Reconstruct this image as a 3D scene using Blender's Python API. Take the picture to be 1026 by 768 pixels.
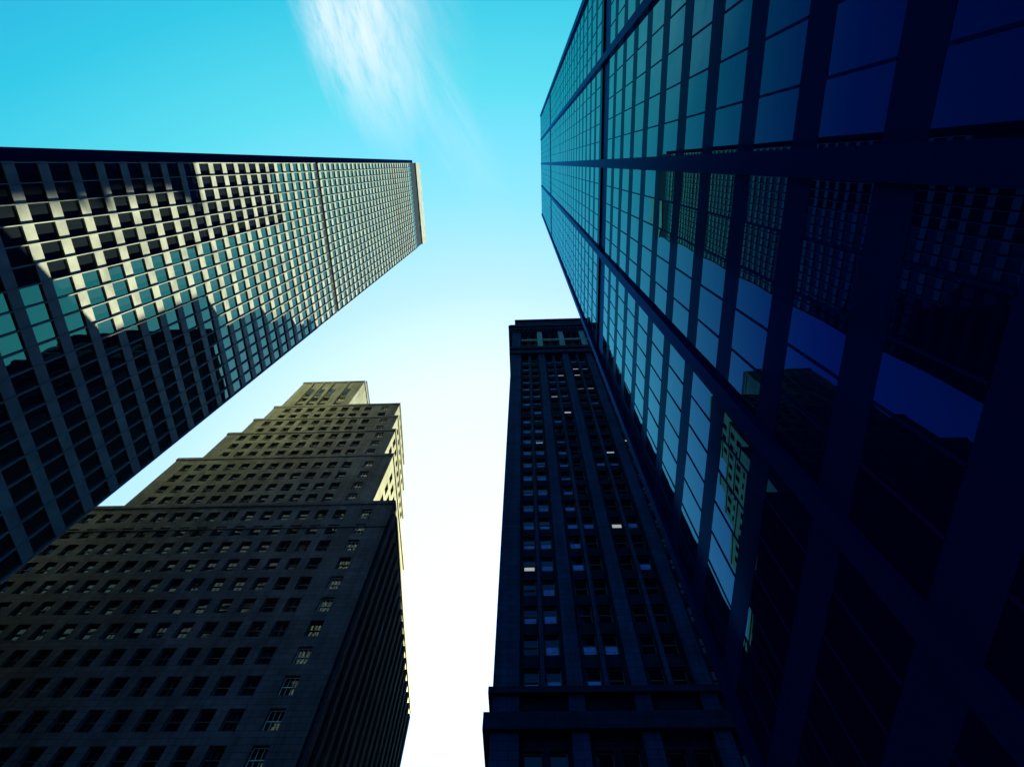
import bpy, math, random
from mathutils import Vector, Matrix
R = random.Random(7)
sc = bpy.context.scene
for o in list(bpy.data.objects): bpy.data.objects.remove(o)
COL = sc.collection
V = Vector

# ------------------------------------------------------------ camera
# axes of the camera from the vanishing points: right, down, forward in world space
CR = V((0.9993064, 0.0334501, 0.01636488))
CD = V((-0.02532126, 0.93259805, -0.36002738))
CF = V((-0.02730481, 0.35936328, 0.9327982))
EYE = V((0, 0, 1.7))
FPX = 570.0
cam = bpy.data.cameras.new("Camera")
co = bpy.data.objects.new("Camera", cam); COL.objects.link(co)
cam.sensor_width = 36; cam.lens = FPX / 1026 * 36
cam.clip_start = 0.1; cam.clip_end = 8000
up = -CD; back = -CF
m = Matrix(((CR.x, up.x, back.x), (CR.y, up.y, back.y), (CR.z, up.z, back.z)))
co.matrix_world = Matrix.Translation(EYE) @ m.to_4x4()
sc.camera = co
sc.view_settings.view_transform = 'Standard'
sc.view_settings.look = 'None'
sc.view_settings.gamma = 1
sc.view_settings.exposure = 3.5

# ------------------------------------------------------------ sun and sky
SUN = V((1, 2.3, 1.49)).normalized()
elev = math.asin(SUN.z)
sl = bpy.data.lights.new("sun", 'SUN'); sl.energy = 5.0; sl.angle = math.radians(0.5); sl.color = (1.0, 0.87, 0.40)
so = bpy.data.objects.new("sun", sl); COL.objects.link(so)
so.rotation_euler = (-SUN).to_track_quat('-Z', 'Y').to_euler(); so.location = (60, 140, 300)

W = bpy.data.worlds.new("World"); sc.world = W; W.use_nodes = True
nt = W.node_tree; nt.nodes.clear()
def N(t, tree=None, **k):
    n = (tree or nt).nodes.new(t)
    for a, b in k.items(): setattr(n, a, b)
    return n
def L(a, b, tree=None): (tree or nt).links.new(a, b)
def MATH(op, a, b=None, tree=None, clamp=False):
    n = N('ShaderNodeMath', tree, operation=op, use_clamp=clamp)
    for i, x in enumerate((a, b)):
        if x is None: continue
        if isinstance(x, (int, float)): n.inputs[i].default_value = x
        else: L(x, n.inputs[i], tree)
    return n.outputs[0]
def SMOOTH(x, a, b, c=0.0, d=1.0, tree=None):
    n = N('ShaderNodeMapRange', tree, interpolation_type='SMOOTHSTEP')
    L(x, n.inputs[0], tree)
    for i, v in enumerate((a, b, c, d)): n.inputs[i + 1].default_value = v
    return n.outputs[0]
def MIX(f, a, b, tree=None, blend='MIX'):
    n = N('ShaderNodeMix', tree, data_type='RGBA', blend_type=blend)
    if isinstance(f, (int, float)): n.inputs[0].default_value = f
    else: L(f, n.inputs[0], tree)
    for i, x in ((6, a), (7, b)):
        if isinstance(x, tuple): n.inputs[i].default_value = (*x, 1)
        else: L(x, n.inputs[i], tree)
    return n.outputs[2]
sky = N('ShaderNodeTexSky', sky_type='NISHITA', sun_disc=False)
sky.sun_elevation = elev; sky.sun_rotation = math.atan2(SUN.x, SUN.y)
sky.air_density = 1.0; sky.dust_density = 1.0; sky.ozone_density = 1.0
tint = MIX(1.0, sky.outputs[0], (0.04, 0.22, 0.2), blend='MULTIPLY')
tc = N('ShaderNodeTexCoord')
dirv = tc.outputs['Generated']
def DOT(vec):
    n = N('ShaderNodeVectorMath', operation='DOT_PRODUCT'); L(dirv, n.inputs[0]); n.inputs[1].default_value = vec
    return n.outputs['Value']
GLOW = V((-0.056, 0.709, 0.703)).normalized()
rmp = N('ShaderNodeValToRGB'); L(DOT(GLOW), rmp.inputs[0])
STOPS = [(0.05, (0.003, 0.08, 0.55)), (0.30, (0.010, 0.34, 0.80)), (0.50, (0.04, 0.68, 0.92)), (0.62, (0.14, 0.88, 1.05)), (0.74, (0.36, 0.98, 1.3)),
         (0.83, (0.68, 1.06, 1.6)), (0.91, (1.1, 1.3, 1.9)), (1.0, (1.25, 1.4, 2.1))]
er = rmp.color_ramp; er.elements[0].position = STOPS[0][0]; er.elements[1].position = STOPS[-1][0]
for p, c in STOPS[1:-1]: er.elements.new(p)
for e_, (p, c) in zip(er.elements, STOPS): e_.position = p; e_.color = (*c, 1)
glow = MIX(0.2, rmp.outputs[0], tint)
# cirrus: thin combed streaks, laid out on the overhead plane (x/z, y/z)
sep = N('ShaderNodeSeparateXYZ'); L(dirv, sep.inputs[0])
zc = MATH('MAXIMUM', sep.outputs[2], 0.05)
qx = MATH('DIVIDE', sep.outputs[0], zc); qy = MATH('DIVIDE', sep.outputs[1], zc)
cmb = N('ShaderNodeCombineXYZ'); L(qx, cmb.inputs[0]); L(qy, cmb.inputs[1])
def STREAK(cx, cy, ang, sx, sy, power, seed, lo, hi):
    mp = N('ShaderNodeMapping', vector_type='TEXTURE'); L(cmb.outputs[0], mp.inputs[0])
    mp.inputs['Location'].default_value = (cx, cy, 0); mp.inputs['Rotation'].default_value = (0, 0, ang)
    mp.inputs['Scale'].default_value = (sx, sy, 1)
    ln = N('ShaderNodeVectorMath', operation='LENGTH')
    nz = N('ShaderNodeTexNoise'); nz.inputs['Scale'].default_value = 1.7; nz.inputs['Detail'].default_value = 8; nz.inputs['Roughness'].default_value = 0.66; nz.inputs['Distortion'].default_value = 0.5
    mp2 = N('ShaderNodeMapping'); L(mp.outputs[0], mp2.inputs[0]); mp2.inputs['Scale'].default_value = (0.5, 1.15, 1); mp2.inputs['Location'].default_value = (seed, seed * 1.7, 0)
    L(mp2.outputs[0], nz.inputs[0])
    wob = N('ShaderNodeVectorMath', operation='MULTIPLY_ADD'); L(nz.outputs['Color'], wob.inputs[0]); wob.inputs[1].default_value = (0.7, 0.9, 0); 
    sub = N('ShaderNodeVectorMath', operation='SUBTRACT'); L(mp.outputs[0], sub.inputs[0]); sub.inputs[1].default_value = (0.35, 0.45, 0)
    L(sub.outputs[0], wob.inputs[2]); L(wob.outputs[0], ln.inputs[0])
    mask = SMOOTH(ln.outputs['Value'], 1.05, 0.0)
    den = SMOOTH(nz.outputs['Fac'], lo, hi)
    return MATH('MULTIPLY', MATH('POWER', mask, power), den)
c1 = STREAK(-0.248, -0.215, math.radians(74), 0.215, 0.098, 0.75, 3.1, 0.26, 0.62)
c2 = STREAK(-0.175, -0.27, math.radians(62), 0.20, 0.09, 1.0, 8.4, 0.2, 0.7)
c3 = STREAK(-0.13, -0.09, math.radians(60), 0.22, 0.06, 1.0, 5.7, 0.25, 0.7)
cl = MATH('ADD', MATH('ADD', MATH('MULTIPLY', c1, 0.9), MATH('MULTIPLY', c2, 0.3)), MATH('MULTIPLY', c3, 0.2), clamp=True)
skyc = MIX(cl, glow, (0.95, 1.05, 1.15))
bg = N('ShaderNodeBackground'); L(skyc, bg.inputs[0]); bg.inputs[1].default_value = 0.0884
L(bg.outputs[0], N('ShaderNodeOutputWorld').inputs[0])

# ------------------------------------------------------------ materials
def newmat(name):
    mt = bpy.data.materials.new(name); mt.use_nodes = True
    return mt, mt.node_tree, mt.node_tree.nodes['Principled BSDF']
def stone(name, c, var=0.35, rough=0.85, scale=0.25, streak=True):
    mt, t, b = newmat(name)
    g = N('ShaderNodeTexCoord', t)
    n1 = N('ShaderNodeTexNoise', t); n1.inputs['Scale'].default_value = scale; n1.inputs['Detail'].default_value = 6
    L(g.outputs['Object'], n1.inputs[0], t)
    mp = N('ShaderNodeMapping', t); L(g.outputs['Object'], mp.inputs[0], t); mp.inputs['Scale'].default_value = (1.4, 1.4, 0.07)
    n2 = N('ShaderNodeTexNoise', t); n2.inputs['Scale'].default_value = 1.0; n2.inputs['Detail'].default_value = 4; L(mp.outputs[0], n2.inputs[0], t)
    f = MATH('MULTIPLY_ADD', n1.outputs['Fac'], 0.6, t); 
    f.node.inputs[2].default_value = 0.0
    a = MATH('ADD', f, MATH('MULTIPLY', n2.outputs['Fac'], 0.5 if streak else 0.2, t), t)
    s = SMOOTH(a, 0.35, 0.75, 1 - var, 1 + var * 0.4, tree=t)
    mul = N('ShaderNodeVectorMath', t, operation='SCALE'); mul.inputs[0].default_value = c; L(s, mul.inputs['Scale'], t)
    if streak:
        sp = N('ShaderNodeSeparateXYZ', t); L(g.outputs['Object'], sp.inputs[0], t)
        cb = N('ShaderNodeCombineXYZ', t); L(MATH('ADD', sp.outputs[0], sp.outputs[1], t), cb.inputs[0], t); L(sp.outputs[2], cb.inputs[1], t)
        br = N('ShaderNodeTexBrick', t); L(cb.outputs[0], br.inputs[0], t)
        br.inputs['Color1'].default_value = (1, 1, 1, 1); br.inputs['Color2'].default_value = (0.72, 0.74, 0.76, 1); br.inputs['Mortar'].default_value = (0.45, 0.45, 0.45, 1)
        br.inputs['Scale'].default_value = 1.0; br.inputs['Mortar Size'].default_value = 0.03; br.inputs['Brick Width'].default_value = 1.3; br.inputs['Row Height'].default_value = 0.62
        L(MIX(1.0, mul.outputs[0], br.outputs[0], t, 'MULTIPLY'), b.inputs['Base Color'], t)
    else: L(mul.outputs[0], b.inputs['Base Color'], t)
    b.inputs['Roughness'].default_value = rough; b.inputs['Specular IOR Level'].default_value = 0.06
    bp = N('ShaderNodeBump', t); bp.inputs['Strength'].default_value = 0.25; bp.inputs['Distance'].default_value = 0.05
    n3 = N('ShaderNodeTexNoise', t); n3.inputs['Scale'].default_value = 3.0; n3.inputs['Detail'].default_value = 6; L(g.outputs['Object'], n3.inputs[0], t)
    L(n3.outputs['Fac'], bp.inputs['Height'], t); L(bp.outputs[0], b.inputs['Normal'], t)
    return mt
def metal_paint(name, c, rough=0.4, spec=0.5, var=0.2, tint=(1, 1, 1)):
    mt, t, b = newmat(name)
    g = N('ShaderNodeTexCoord', t)
    n1 = N('ShaderNodeTexNoise', t); n1.inputs['Scale'].default_value = 0.5; n1.inputs['Detail'].default_value = 5
    L(g.outputs['Object'], n1.inputs[0], t)
    s = SMOOTH(n1.outputs['Fac'], 0.3, 0.7, 1 - var, 1 + var, tree=t)
    mul = N('ShaderNodeVectorMath', t, operation='SCALE'); mul.inputs[0].default_value = c; L(s, mul.inputs['Scale'], t)
    L(mul.outputs[0], b.inputs['Base Color'], t)
    r = SMOOTH(n1.outputs['Fac'], 0.3, 0.7, rough * 0.8, rough * 1.2, tree=t); L(r, b.inputs['Roughness'], t)
    b.inputs['Specular IOR Level'].default_value = spec
    b.inputs['Specular Tint'].default_value = (*tint, 1)
    return mt
def glass(name, c, ior=1.6, rough=0.02, tint=(1, 1, 1), wav=0.012, near=None):
    """opaque coated glass: fresnel mix of dark body and mirror, the coating bluer seen head-on"""
    mt, t, b = newmat(name)
    out = t.nodes['Material Output']; t.nodes.remove(b)
    g = N('ShaderNodeTexCoord', t)
    n1 = N('ShaderNodeTexNoise', t); n1.inputs['Scale'].default_value = 0.35; n1.inputs['Detail'].default_value = 1
    L(g.outputs['Object'], n1.inputs[0], t)
    bp = N('ShaderNodeBump', t); bp.inputs['Strength'].default_value = 1.0; bp.inputs['Distance'].default_value = wav
    L(n1.outputs['Fac'], bp.inputs['Height'], t)
    df = N('ShaderNodeBsdfDiffuse', t); df.inputs[0].default_value = (*c, 1)
    gl = N('ShaderNodeBsdfGlossy', t, distribution='BECKMANN'); gl.inputs['Roughness'].default_value = rough; L(bp.outputs[0], gl.inputs['Normal'], t)
    if near:
        lw = N('ShaderNodeLayerWeight', t); lw.inputs['Blend'].default_value = 0.5
        f = SMOOTH(lw.outputs['Facing'], 0.52, 0.88, tree=t)
        L(MIX(f, near, tint, tree=t), gl.inputs['Color'], t)
    else: gl.inputs['Color'].default_value = (*tint, 1)
    fr = N('ShaderNodeFresnel', t); fr.inputs['IOR'].default_value = ior; L(bp.outputs[0], fr.inputs['Normal'], t)
    mx = N('ShaderNodeMixShader', t); L(fr.outputs[0], mx.inputs[0], t); L(df.outputs[0], mx.inputs[1], t); L(gl.outputs[0], mx.inputs[2], t)
    L(mx.outputs[0], out.inputs[0], t)
    return mt
def emit(name, c, s):
    mt, t, b = newmat(name)
    b.inputs['Base Color'].default_value = (c[0] * .05, c[1] * .05, c[2] * .05, 1)
    b.inputs['Emission Color'].default_value = (*c, 1); b.inputs['Emission Strength'].default_value = s
    return mt
M = dict(
    steel=metal_paint('steel_panel', (0.10, 0.122, 0.165), 0.5, 0.1),
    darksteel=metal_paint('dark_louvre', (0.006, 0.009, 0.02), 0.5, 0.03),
    palepanel=metal_paint('pale_parapet_panel', (0.10, 0.122, 0.165), 0.5, 0.3, 0.1),
    towerglass=glass('steel_tower_glass', (0.003, 0.005, 0.010), 2.3, 0.02, (0.6, 0.95, 0.85), wav=0.006),
    navy=glass('navy_mullion', (0.002, 0.009, 0.06), 1.05, 0.3, (0.03, 0.22, 0.5), wav=0.0, near=(0.01, 0.06, 0.5)),
    spandrel=glass('navy_spandrel', (0.002, 0.009, 0.06), 1.04, 0.1, (0.06, 0.42, 0.6), wav=0.001, near=(0.01, 0.07, 0.5)),
    curtain=glass('blue_curtain_glass', (0.001, 0.004, 0.025), 1.6, 0.012, (0.10, 0.60, 0.64), wav=0.003, near=(0.004, 0.05, 0.48)),
    lime=stone('buff_limestone', (0.080, 0.106, 0.138), 0.45),
    grey=stone('grey_granite', (0.010, 0.048, 0.115), 0.4),
    palestone=stone('pale_terracotta', (0.16, 0.42, 0.36), 0.3),
    darkstone=stone('dark_cornice_stone', (0.004, 0.02, 0.055), 0.35),
    darkgranite=stone('dark_granite', (0.003, 0.015, 0.04), 0.35),
    pane=glass('sash_glass', (0.003, 0.005, 0.009), 1.5, 0.03, (0.8, 1, 1), wav=0.02),
    frame=metal_paint('sash_frame_paint', (0.05, 0.055, 0.06), 0.5),
    whiteframe=metal_paint('white_sash_paint', (0.6, 0.6, 0.55), 0.5),
    painted_reflection=stone('sky_reflection_blue', (0.22, 0.40, 0.85), 0.1, 0.9),  # reflected sky put into the colour
    lit=emit('lit_ceiling', (0.85, 0.95, 0.9), 0.035),
    lamp=emit('amber_lamp', (1.0, 0.42, 0.05), 0.005),
    northglass=glass('coated_glass', (0.003, 0.005, 0.010), 10.0, 0.17, (1.0, 0.92, 0.6), wav=0.0),
    asphalt=stone('asphalt', (0.016, 0.017, 0.02), 0.3, 0.9, 0.8, False),
    concrete=stone('concrete', (0.05, 0.052, 0.056), 0.25, 0.9, 0.6, False),
    roadpaint=stone('road_paint', (0.75, 0.75, 0.7), 0.3, 0.7, 1.5, False),
    roof=stone('roof_gravel', (0.12, 0.12, 0.12), 0.3, 0.95, 0.8, False),
)
# ------------------------------------------------------------ mesh helpers
class MB:
    def __init__(s): s.v = []; s.f = []; s.mi = []
    def quad(s, a, b, c, d, mi=0):
        n = len(s.v); s.v += [tuple(a), tuple(b), tuple(c), tuple(d)]; s.f.append((n, n + 1, n + 2, n + 3)); s.mi.append(mi)
    def box(s, x0, x1, y0, y1, z0, z1, mi=0):
        s.fbox(V((0, 0, 0)), V((1, 0, 0)), V((0, 1, 0)), x0, x1, y0, y1, z0, z1, mi)
    def fbox(s, O, U, Nn, u0, u1, w0, w1, v0, v1, mi=0):
        n = len(s.v); Z = V((0, 0, 1))
        for v in (v0, v1):
            for u, w in ((u0, w0), (u1, w0), (u1, w1), (u0, w1)):
                s.v.append(tuple(O + U * u + Nn * w + Z * v))
        fs = [(0, 3, 2, 1), (4, 5, 6, 7), (0, 1, 5, 4), (1, 2, 6, 5), (2, 3, 7, 6), (3, 0, 4, 7)]
        if U.cross(Nn).z < 0: fs = [f[::-1] for f in fs]
        for f in fs: s.f.append(tuple(n + i for i in f)); s.mi.append(mi)
    def facade(s, O, U, Nn, width, height, ops, depth, mi=0):
        """a wall sheet with real recessed openings (u0,u1,v0,v1)"""
        Z = V((0, 0, 1)); P = lambda u, v, w=0: O + U * u + Z * v + Nn * w
        r = lambda x: round(x, 4)
        us = sorted({0, r(width)} | {r(o[0]) for o in ops} | {r(o[1]) for o in ops})
        vs = sorted({0, r(height)} | {r(o[2]) for o in ops} | {r(o[3]) for o in ops})
        iu = {u: i for i, u in enumerate(us)}; iv = {v: i for i, v in enumerate(vs)}
        hole = set()
        for o in ops:
            for i in range(iu[r(o[0])], iu[r(o[1])]):
                for j in range(iv[r(o[2])], iv[r(o[3])]): hole.add((i, j))
        flip = U.cross(Z).dot(Nn) < 0
        def q(a, b, c, d): s.quad(a, b, c, d, mi) if not flip else s.quad(d, c, b, a, mi)
        for j in range(len(vs) - 1):
            i = 0
            while i < len(us) - 1:
                if (i, j) in hole: i += 1; continue
                k = i
                while k < len(us) - 1 and (k, j) not in hole: k += 1
                q(P(us[i], vs[j]), P(us[k], vs[j]), P(us[k], vs[j + 1]), P(us[i], vs[j + 1])); i = k
        for u0, u1, v0, v1 in ops:
            D = -depth
            q(P(u0, v0), P(u0, v1), P(u0, v1, D), P(u0, v0, D))
            q(P(u1, v0, D), P(u1, v1, D), P(u1, v1), P(u1, v0))
            q(P(u0, v0, D), P(u1, v0, D), P(u1, v0), P(u0, v0))
            q(P(u0, v1), P(u1, v1), P(u1, v1, D), P(u0, v1, D))
    def build(s, name, mats, parent=None, kind=None, at=None):
        me = bpy.data.meshes.new(name)
        off = V((0, 0, 0)) if parent is None else wloc(parent)
        if at is not None: off = at
        me.from_pydata([tuple(V(v) - off) for v in s.v], [], s.f)
        for x in (mats if isinstance(mats, (list, tuple)) else [mats]): me.materials.append(x)
        me.polygons.foreach_set('material_index', s.mi); me.update()
        o = bpy.data.objects.new(name, me); COL.objects.link(o)
        if parent is not None: o.parent = parent
        if at is not None and parent is None: o.location = at
        if kind: o['kind'] = kind
        return o
def wloc(o):
    p = V((0, 0, 0))
    while o is not None: p = p + o.location; o = o.parent
    return p
def thing(name, loc, label, cat, group=None):
    o = bpy.data.objects.new(name, None); COL.objects.link(o); o.location = loc
    o['label'] = label; o['category'] = cat
    if group: o['group'] = group
    return o
def bx(name, mat, parent, *a, kind=None):
    b = MB(); b.box(*a); return b.build(name, mat, parent, kind)
def proj(p):
    d = V(p) - EYE; z = d.dot(CF)
    if z < 0.1: return None
    return (d.dot(CR) / z * FPX + 513, d.dot(CD) / z * FPX + 384)
BLOCK = [(-85, -37.9, -1.8, 26.6, 0, 226), (6.3, 45, -14, 16.1, 0, 200), (-75, -21, 43.7, 83, 0, 68), (-61, -23.5, 46.6, 80, 68, 87),
         (-2.8, 25, 34.2, 82, 0, 121)]
def seen(p, Nn):
    p = V(p) + Nn * 0.4
    d = p - EYE
    if d.dot(Nn) > 0: return False
    for (x0, x1, y0, y1, z0, z1) in BLOCK:
        t0, t1 = 0.0, 1.0; ok = True
        for i, (a, b) in enumerate(((x0, x1), (y0, y1), (z0, z1))):
            if abs(d[i]) < 1e-9:
                if EYE[i] < a or EYE[i] > b: ok = False; break
                continue
            ta, tb = (a - EYE[i]) / d[i], (b - EYE[i]) / d[i]
            if ta > tb: ta, tb = tb, ta
            t0, t1 = max(t0, ta), min(t1, tb)
        if ok and t0 < t1: return False
    return True
def shown_area(O, U, Nn, w, h):
    c = [proj(O + U * a + V((0, 0, b))) for a, b in ((0, 0), (w, 0), (w, h), (0, h))]
    if any(x is None for x in c): return 0
    cx = sum(x[0] for x in c) / 4; cy = sum(x[1] for x in c) / 4
    if not (-5 < cx < 1031 and -5 < cy < 773): return 0
    if not seen(O + U * (w / 2) + V((0, 0, h / 2)), Nn): return 0
    return abs(sum(c[i][0] * c[(i + 1) % 4][1] - c[(i + 1) % 4][0] * c[i][1] for i in range(4))) / 2

# a window = pane mesh (+ frame sub-part).  drawers add to (glass MB, frame MB) in facade space
def draw_sash(gl, fr, O, U, Nn, w, h, st):
    Z = V((0, 0, 1)); t = 0.07; a, b = st.get('tilt', (0, 0)); hm = h * 0.5
    def pane(u0, u1, v0, v1, wo, k):
        P = lambda u, v: O + U * u + Z * v + Nn * (wo + a * (u - w / 2) + (b * k) * (v - h / 2))
        q_ = [P(u0, v0), P(u1, v0), P(u1, v1), P(u0, v1)]
        if U.cross(Z).dot(Nn) < 0: q_.reverse()
        gl.quad(*q_)
    pane(t, w - t, t, hm, 0.03, 1); pane(t, w - t, hm, h - t, 0.07, -1)
    fb = lambda *x: fr.fbox(O, U, Nn, *x)
    fb(0, t, 0, 0.12, 0, h); fb(w - t, w, 0, 0.12, 0, h); fb(t, w - t, 0, 0.12, 0, t); fb(t, w - t, 0, 0.12, h - t, h)
    fb(t, w - t, 0.02, 0.13, hm - 0.04, hm + 0.04)
    for i in range(1, st.get('mun', 0)):
        u = w * i / st['mun']; fb(u - 0.02, u + 0.02, 0.075, 0.11, hm - 0.02, h - t + 0.02); fb(u - 0.02, u + 0.02, 0.035, 0.07, t - 0.02, hm + 0.02)
def draw_plate(gl, fr, O, U, Nn, w, h, st):
    Z = V((0, 0, 1)); n = st.get('n', 1)
    for i in range(n):
        a, b = R.gauss(0, st['wob']), R.gauss(0, st['wob'])
        u0, u1 = w * i / n, w * (i + 1) / n
        P = lambda u, v: O + U * u + Z * v + Nn * (0.0 + a * (u - (u0 + u1) / 2) + b * (v - h / 2))
        q_ = [P(u0, 0), P(u1, 0), P(u1, h), P(u0, h)]
        if U.cross(Z).dot(Nn) < 0: q_.reverse()
        gl.quad(*q_)
        if i: fr.fbox(O, U, Nn, u0 - 0.03, u0 + 0.03, -0.02, 0.02, 0, h)
def add_windows(root, wins, draw, gmat, fmat, most=100):
    """the windows that show largest become parts of their own, the rest one part"""
    for q in wins: q['A'] = shown_area(q['O'], q['U'], q['N'], q['w'], q['h'])
    wins = sorted(wins, key=lambda q: -q['A'])
    rest = wins[most:] if len(wins) > most else []
    for q in wins[:most]:
        g_, f_ = MB(), MB(); draw(g_, f_, q['O'], q['U'], q['N'], q['w'], q['h'], q['st'])
        c = q['O'] + q['U'] * (q['w'] / 2) + V((0, 0, q['h'] / 2))
        o = g_.build('window', gmat, None, at=c); o.parent = root; o.location = c - wloc(root)
        if f_.f:
            fo = f_.build('frame', q['st'].get('fm', fmat), None, at=c); fo.parent = o; fo.location = (0, 0, 0)
    if rest:
        a = MB()
        for q in rest:
            g_, f_ = MB(), MB(); draw(g_, f_, q['O'], q['U'], q['N'], q['w'], q['h'], q['st'])
            for src, mi in ((g_, 0), (f_, 1 if q['st'].get('fm') is None else 2)):
                n = len(a.v); a.v += src.v; a.f += [tuple(n + i for i in f) for f in src.f]; a.mi += [mi] * len(src.f)
        a.build('window', [gmat, fmat, M['whiteframe']], root, kind='stuff')

# ------------------------------------------------------------ ground
def struct(name, b, mat): 
    o = b.build(name, mat); o['kind'] = 'structure'; return o
b = MB(); b.quad((-3000, -3000, -0.02), (3000, -3000, -0.02), (3000, 3000, -0.02), (-3000, 3000, -0.02)); struct('ground', b, M['asphalt'])
b = MB(); b.quad((-14, -300, -0.012), (-3.2, -300, -0.012), (-3.2, 300, -0.012), (-14, 300, -0.012)); struct('road', b, M['asphalt'])
b = MB(); b.box(-3.2, 6.0, -300, 20, -0.01, 0.12); struct('pavement', b, M['concrete'])
b = MB(); b.box(-37.4, -14, -300, 43, -0.01, 0.12); struct('plaza', b, M['concrete'])
b = MB()
for k in range(-40, 40): b.quad((-8.67, k * 6, -0.006), (-8.53, k * 6, -0.006), (-8.53, k * 6 + 3, -0.006), (-8.67, k * 6 + 3, -0.006))
struct('road_marking', b, M['roadpaint'])

X_, Y_, Z_ = V((1, 0, 0)), V((0, 1, 0)), V((0, 0, 1))

# ------------------------------------------------------------ steel tower on the left
ROOTA = thing('steel_skyscraper', (-60, 12.4, 0), 'tall steel and glass tower with sunlit pale beams and a slanting shadow, at left', 'skyscraper')
XA = -37.8; Y0, Y1 = -1.45, 26.6
# shaft behind the glass, with the recessed dark corner strip
b = MB(); b.box(-85, XA - 0.22, Y0 - 0.05, Y1 - 0.02, 0, 225.4); b.build('shaft', M['darksteel'], ROOTA)
bx('corner_recess', M['navy'], ROOTA, -84.5, XA - 1.3, -2.5, Y0 - 0.06, 0, 219)
bx('roof', M['roof'], ROOTA, -84, XA - 1, 0, 26, 225.4, 225.8)
FL = 3.24; SP = 1.1
zs = [0.06 + FL * k for k in range(0, 35) if 0.06 + FL * k + SP < 112.4]
zs += [114.0 + FL * k for k in range(0, 28)]
zs = [z for z in zs if z + SP < 206.8]
for z in zs:
    bx('spandrel_beam', M['steel'], ROOTA, XA - 0.22, XA, Y0, Y1, z, z + SP)
bay = (Y1 - Y0 - 0.2) / 19
wins = []
NX = V((1, 0, 0))
tops = zs[1:] + [206.8]
for z, zt in zip(zs, tops):
    if z < 112 < zt: zt = 112.4
    for i in range(19):
        y = Y0 + 0.1 + bay * i
        wins.append(dict(O=V((XA - 0.15, y + 0.04, z + SP)), U=Y_, N=NX, w=bay - 0.08, h=zt - z - SP, st=dict(wob=0.002)))
add_windows(ROOTA, wins, draw_plate, M['towerglass'], M['steel'])
for i in range(20):
    y = Y0 + 0.1 + bay * i
    for za, zb in ((0.02, 112.4), (114.0, 206.8)):
        bx('fin', M['steel'], ROOTA, XA - 0.17, XA + 0.1, y - 0.04, y + 0.04, za, zb)
# unseen north face: dark beams, warm mirror glass throwing sun onto the stepped tower
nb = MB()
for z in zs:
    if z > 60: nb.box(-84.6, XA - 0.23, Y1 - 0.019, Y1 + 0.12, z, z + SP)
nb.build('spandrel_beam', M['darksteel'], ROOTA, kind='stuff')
b = MB(); Ng = V((0, 1, 0)); f_ = MB()
for z, zt in zip(zs, tops):
    if z < 60: continue
    if z < 112 < zt: zt = 112.4
    for i in range(32):
        draw_plate(b, f_, V((-84.4 + 1.45 * i, Y1 + 0.04, z + SP)), V((1, 0, 0)), Ng, 1.40, zt - z - SP, dict(wob=0.012))
b.build('window', M['northglass'], ROOTA, kind='stuff')
bx('mechanical_band', M['darksteel'], ROOTA, XA - 0.3, XA - 0.2, Y0, Y1, 112.41, 113.99)
bx('joint_band', M['darksteel'], ROOTA, XA - 0.3, XA + 0.02, Y0, Y1, 180.4, 181.2)
b = MB(); b.box(XA - 0.44, XA - 0.7 + 0.3, Y0, Y1, 206.81, 217.49)
b.build('louvre_band', M['darksteel'], ROOTA)
bx('parapet', M['palepanel'], ROOTA, XA - 0.8, XA + 0.12, Y0 - 0.1, Y1 + 0.1, 217.5, 226)

# ------------------------------------------------------------ glass tower on the right
ROOTG = thing('glass_skyscraper', (25, 1, 0), 'blue glass curtain wall tower with thick navy columns, mirroring the buildings opposite, at right', 'skyscraper')
XG = 6.2; NG = V((-1, 0, 0))
cols = [(-14.2, -13.6), (-7.2, -6.7), (-0.1, 0.5), (6.75, 7.3), (15.75, 16.3)]
b = MB(); b.box(XG + 0.5, 45, -14.0, 16.1, 0, 199.7); b.build('core', M['navy'], ROOTG)
bx('roof_slab', M['navy'], ROOTG, XG + 0.02, 45.2, -14.25, 16.35, 199.71, 200.3)
for y0, y1 in cols: bx('column', M['navy'], ROOTG, XG - 0.12, XG + 0.52, y0, y1, 0.13, 199.7)
FG = 3.55; SG = 1.2
zg = [0.7 + FG * k for k in range(57)]
for (a, c) in ((0, 1), (1, 2), (2, 3), (3, 4)):
    pass
wins = []
for k, z in enumerate(zg):
    if 45.5 < z + SG < 51.5 or z + SG > 199: continue
    for i in range(4):
        ya, yb = cols[i][1], cols[i + 1][0]
        h = FG - SG
        if z < 46 < z + FG: h = 46.6 - z - SG
        h = min(h, 199.7 - z - SG)
        if h < 0.3: continue
        n = 7 if i == 3 else 5
        wins.append(dict(O=V((XG + 0.07, ya, z + SG)), U=Y_, N=NG, w=yb - ya, h=h, st=dict(wob=0.0028, n=n)))
add_windows(ROOTG, wins, draw_plate, M['curtain'], M['navy'])
for z in zg:
    if 45.5 < z + SG < 51.5: continue
    bx('spandrel_panel', M['spandrel'], ROOTG, XG + 0.065, XG + 0.5, -13.6, 15.75, z, z + SG)
bx('louvre_band', M['navy'], ROOTG, XG + 0.2, XG + 0.5, -13.6, 15.75, 46.61, 50.35)
bx('belt_band', M['navy'], ROOTG, XG + 0.0, XG + 0.1, -13.6, 15.75, 134.6, 136.2)

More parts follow.
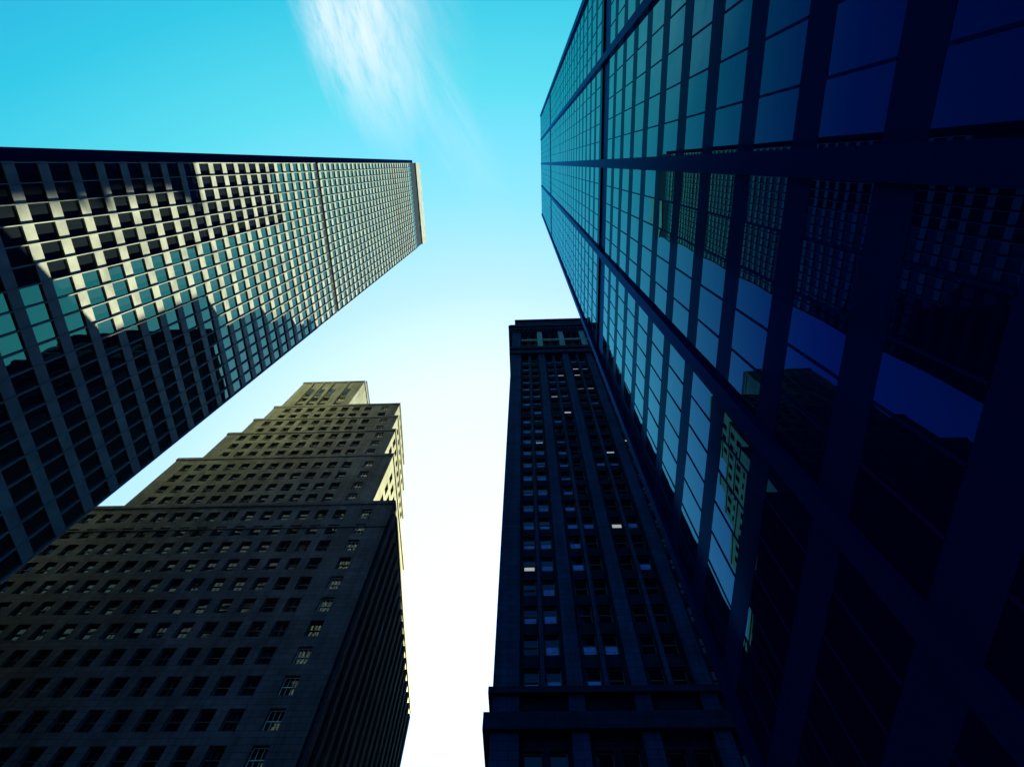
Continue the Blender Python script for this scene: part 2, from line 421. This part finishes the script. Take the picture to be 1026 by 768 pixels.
# ------------------------------------------------------------ stepped masonry tower, lower left
ROOTS = thing('stepped_masonry_tower', (-45, 60, 0), 'buff stone tower stepping back towards its sunlit top, at lower left', 'skyscraper')
NS = V((0, -1, 0)); FS = 3.4
SW = []
def win(O, U, Nn, u, v, w, h, dep, **st):
    st.setdefault('tilt', (R.gauss(0, 0.006), R.gauss(0, 0.012)))
    SW.append(dict(O=O + U * u + Z_ * v - Nn * dep, U=U, N=Nn, w=w, h=h, st=st))
def front_cols(x0, x1, edge, pitch=2.5, ww=1.3):
    """window centres, one set apart near the right corner"""
    c = [x1 - edge]; x = x1 - edge - pitch - 1.1
    while x - ww / 2 > x0 + 0.7: c.append(x); x -= pitch
    return c
def tier(name, x0, x1, y0, y1, z0, z1, rows, edge, side=True, skew=0.0, ww=1.45, wh=2.1, rows_side=True):
    b = MB(); O = V((x0, y0, z0)); h = z1 - z0
    ops = []
    for r in rows:
        for c in front_cols(x0, x1, edge, ww=ww):
            u = c - x0 - ww / 2
            ops.append((u, u + ww, r - z0, r - z0 + wh))
            white = (c > x1 - 5.5) and R.random() < 0.85
            win(O, X_, NS, u, r - z0, ww, wh, 0.42, mun=3 if white else (2 if R.random() < .3 else 0), **({'fm': M['whiteframe']} if white else {}))
    b.facade(O, X_, NS, x1 - x0, h, ops, 0.42)
    # east side
    A = V((x1, y0, z0)); B = V((x1 - skew, y1, z0)); U = (B - A).normalized(); Nn = U.cross(Z_); wd = (B - A).length
    ops = []
    if side:
        n = int((wd - 1.2) / 2.3); s0 = (wd - (n - 1) * 2.3) / 2
        for r in rows:
            for i in range(n):
                u = s0 + 2.3 * i - 0.6
                ops.append((u, u + 1.2, r - z0, r - z0 + wh)); win(A, U, Nn, u, r - z0, 1.2, wh, 0.42)
    b.facade(A, U, Nn, wd, h, ops, 0.42)
    b.quad((x0, y0, z0), (x0, y0, z1), (x0, y1, z1), (x0, y1, z0))
    b.quad((x0, y1, z0), (x0, y1, z1), (x1 - skew, y1, z1), (x1 - skew, y1, z0))
    b.quad((x0, y0, z1), (x1, y0, z1), (x1 - skew, y1, z1), (x0, y1, z1))
    o = b.build(name, M['lime'], ROOTS)
    # coping, a little proud of the wall
    c = MB(); 
    c.fbox(V((x0, y0, 0)), X_, NS, -0.1, x1 - x0 + 0.12, -0.5, 0.14, z1 - 0.3, z1 + 0.45)
    c.build('coping', M['lime'], ROOTS)
    c = MB(); c.fbox(A * 1.0 - Z_ * z0, U, Nn, 0.51, wd, -0.5, 0.14, z1 - 0.3, z1 + 0.45); c.build('coping', M['lime'], ROOTS)
    return o
rows = [1.9 + FS * k + 0.2 for k in range(20)]           # sills
low = [46.5 - 0.95 + FS * k for k in range(-13, 7)]
tier('base_block', -75, -19.0, 43.5, 83.6, 0, 69.5, [r for r in low if r + 2 < 68.2 and r > 1], 3.4, side=False, skew=1.7)
for k in range(17):                                         # ribs down the east side of the base
    t = (k + 0.5) / 17; y = 43.5 + 40.1 * t; x = -19.0 - 1.7 * t
    bx('pier', M['lime'], ROOTS, x - 0.3, x + 0.32, y - 0.42, y + 0.42, 0.1, 67.9)
ex = [z - 0.95 for z in (75.2, 78.4, 81.8, 85.2)]
tier('tier', -61.2, -23.4, 46.0, 70, 69.5, 88.3, ex, 3.6, skew=.7)
tier('tier', -57.6, -25.3, 46.4, 66, 88.3, 99.0, [z - 0.95 for z in (90.4, 93.7, 97.0)], 2.7, skew=.6)
tier('tier', -55.9, -26.4, 46.9, 64, 99.0, 106.4, [z - 0.95 for z in (101.2, 104.4)], 2.6, skew=.6)
tier('tier', -54.9, -27.6, 47.4, 62, 106.4, 114.0, [z - 0.95 for z in (108.6, 111.9)], 2.8, skew=.6)
tier('tier', -54.6, -39.6, 48.2, 62, 114.0, 130.5, [z - 0.95 for z in (116.4, 119.8)], 2.6)
# tall top-storey windows
b = MB(); O = V((-54.6, 48.2, 120.0))
bx('penthouse', M['darkstone'], ROOTS, -47.2, -39.9, 49.2, 58, 130.6, 133.6)
bx('tank_housing', M['darkstone'], ROOTS, -49.2, -47.25, 50, 55, 130.6, 132.6)
for c in front_cols(-54.6, -39.6, 2.6):
    w_ = MB(); w_.fbox(V((c, 48.2, 0)), X_, NS, -0.55, 0.55, 0.01, 0.03, 121.6, 126.2); w_.build('tall_window', M['pane'], ROOTS)
    w_ = MB(); w_.fbox(V((c, 48.2, 0)), X_, NS, -1.3, -0.75, 0.0, 0.35, 114.6, 129.6); w_.build('pilaster', M['lime'], ROOTS)
for z, y, x0, x1 in ((63.9, 43.5, -75, -18.9), (71.5, 46, -61.2, -23.3)):
    bx('string_course', M['lime'], ROOTS, x0, x1, y - 0.12, y - 0.002, z, z + 0.25)
add_windows(ROOTS, SW, draw_sash, M['pane'], M['frame'])

# ------------------------------------------------------------ granite tower, lower centre
ROOTL = thing('cornice_masonry_tower', (11, 57, 0), 'dark granite office tower with paired windows between piers under a heavy cornice', 'skyscraper')
SW = []
YL = 33.5; XL0, XL1 = -2.9, 25.5
FLR = 3.1
bays = [-1.1 + 4.4 * i for i in range(6)]
rowsL = [30.6 + FLR * k for k in range(-9, 23)]
b = MB(); O = V((XL0, YL + 0.35, 0)); ops = []
for r in rowsL:
    if r > 97: continue
    if 26.8 < r + 2.0 and r < 30.4 and r + 2 > 27.0: continue
    for bi, bx0 in enumerate(bays):
        for off in (0.3, 1.9):
            u = bx0 + off - XL0; ops.append((u, u + 1.1, r, r + 1.95))
            win(O, X_, NS, u, r, 1.1, 1.95, 0.35)
for bi, bx0 in enumerate(bays):                             # tall openings under the cornice
    for off in (0.3, 1.9):
        for (z0, hh) in ((99.4, 4.1), (109.6, 3.4), (113.9, 3.4)):
            u = bx0 + off - XL0; ops.append((u, u + 1.1, z0, z0 + hh)); win(O, X_, NS, u, z0, 1.1, hh, 0.35)
b.facade(O, X_, NS, XL1 - XL0, 122, ops, 0.35)
YB = 82.0
b.quad((XL0, YL + .35, 0), (XL0, YL + .35, 122), (XL0, YB, 122), (XL0, YB, 0))
b.quad((XL1, YL + .35, 0), (XL1, YB, 0), (XL1, YB, 122), (XL1, YL + .35, 122))
b.quad((XL0, YB, 0), (XL0, YB, 122), (XL1, YB, 122), (XL1, YB, 0))
b.quad((XL0, YL + .35, 122), (XL1, YL + .35, 122), (XL1, YB, 122), (XL0, YB, 122))
b.build('wall', M['darkgranite'], ROOTL)
piers = [(XL0 - 0.02, -1.1)] + [(x + 3.3, x + 4.4) for x in bays[:-1]] + [(bays[-1] + 3.3, XL1)]
for i, (x0, x1) in enumerate(piers):
    bx('pier', M['grey'], ROOTL, x0, x1, YL, YL + 0.352, 28.4, 103.6)
    bx('pier', M['grey'], ROOTL, x0, x1, YL - 0.15, YL + 0.352, 0.1, 27.2)
    bx('pilaster', M['palestone'] if i else M['grey'], ROOTL, x0 + 0.05, x1 - 0.05, YL - 0.05, YL + 0.352, 108.5, 118.6)
for x in bays:
    bx('mullion', M['grey'], ROOTL, x + 1.5, x + 1.8, YL + 0.12, YL + 0.352, 30.6, 103.6)
for z in (112.9, ):
    for x in bays: bx('loggia_sill', M['palestone'], ROOTL, x + 0.02, x + 3.28, YL + 0.05, YL + 0.352, z + 0.1, z + 0.75)
def ledge(name, z0, z1, d, mat='darkstone'):
    bx(name, M[mat], ROOTL, XL0 - d, XL1 + 0.2, YL - d, YL + 0.351, z0, z1)
    b_ = MB(); b_.box(XL0 - d, XL0 - 0.001, YL + 0.352, YB, z0, z1); b_.build(name, M[mat], ROOTL)
ledge('ledge', 30.0, 30.5, 0.3); ledge('ledge', 27.2, 28.4, 0.5)
ledge('ledge', 103.6, 104.3, 0.35, 'darkstone'); ledge('ledge', 104.3, 106.2, 0.12, 'grey'); ledge('ledge', 106.2, 107.4, 0.45, 'darkstone')
ledge('cornice', 118.6, 119.4, 0.35, 'grey'); ledge('cornice', 119.4, 120.4, 0.6); ledge('cornice', 120.4, 121.3, 0.9); ledge('cornice', 121.3, 122.3, 0.75)
for i in range(30):
    x = XL0 - 0.5 + i * 0.95
    bx('dentil', M['grey'], ROOTL, x, x + 0.45, YL - 0.7, YL - 0.36, 118.7, 119.39)
bx('attic', M['darkstone'], ROOTL, XL0 + 0.6, XL1, YL + 0.1, YL + 18, 122.31, 128.0)
bx('attic_coping', M['darkstone'], ROOTL, XL0 + 0.35, XL1, YL - 0.15, YL + 18, 128.01, 128.8)
add_windows(ROOTL, SW, draw_sash, M['pane'], M['frame'])
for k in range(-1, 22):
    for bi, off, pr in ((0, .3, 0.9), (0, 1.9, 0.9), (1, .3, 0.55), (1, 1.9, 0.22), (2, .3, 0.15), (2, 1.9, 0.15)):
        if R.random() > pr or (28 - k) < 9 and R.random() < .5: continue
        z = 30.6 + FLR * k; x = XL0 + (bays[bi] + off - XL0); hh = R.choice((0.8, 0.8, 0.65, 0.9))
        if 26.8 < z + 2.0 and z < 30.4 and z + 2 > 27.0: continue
        bx('painted_reflection', M['painted_reflection'], ROOTL, x + 0.1, x + 1.0, YL + 0.578, YL + 0.59, z + 0.1, z + 0.1 + hh)  # blue sheet painting a sky reflection on the lower sash
for (bi, off, k) in ((1, 1.9, 20), (2, .3, 20), (2, 1.9, 20), (2, 1.9, 21), (2, .3, 21), (2, .3, 18), (2, 1.9, 18), (1, 1.9, 15), (3, 1.9, 20), (2, 1.9, 22),
                     (1, .3, 17), (0, .3, 4), (3, .3, 12), (2, 1.9, 11), (2, .3, 6), (0, 1.9, 12)):
    z = 30.6 + FLR * k; x = bays[bi] + off
    dim = R.random()
    bx('ceiling_light', M['lit'], ROOTL, x + 0.1, x + 1.0, YL + 0.56, YL + 0.575, z + 0.3, z + 0.3 + 0.2 + 0.4 * dim)

# ------------------------------------------------------------ unseen block added to shade the left and stepped towers
ROOTB = thing('added_shade_block', (20, 110, 0), 'unseen plain block added behind the granite tower to cast shade', 'shadow blocker')
SW = []; b = MB(); O = V((-1.0, 88, 0)); ops = []
for k in range(26):
    for i in range(12):
        ops.append((2 + i * 3.7, 3.6 + i * 3.7, 2 + k * 3.6, 4 + k * 3.6)); win(O, X_, NS, 2 + i * 3.7, 2 + k * 3.6, 1.6, 2.0, 0.3)
b.facade(O, X_, NS, 46, 97, ops, 0.3)
b.quad((-1, 88, 0), (-1, 88, 97), (-1, 140, 97), (-1, 140, 0)); b.quad((45, 88, 0), (45, 140, 0), (45, 140, 97), (45, 88, 97))
b.quad((-1, 140, 0), (-1, 140, 97), (45, 140, 97), (45, 140, 0)); b.quad((-1, 88, 97), (45, 88, 97), (45, 140, 97), (-1, 140, 97))
b.build('wall', M['grey'], ROOTB); add_windows(ROOTB, SW, draw_sash, M['pane'], M['frame'], 60)
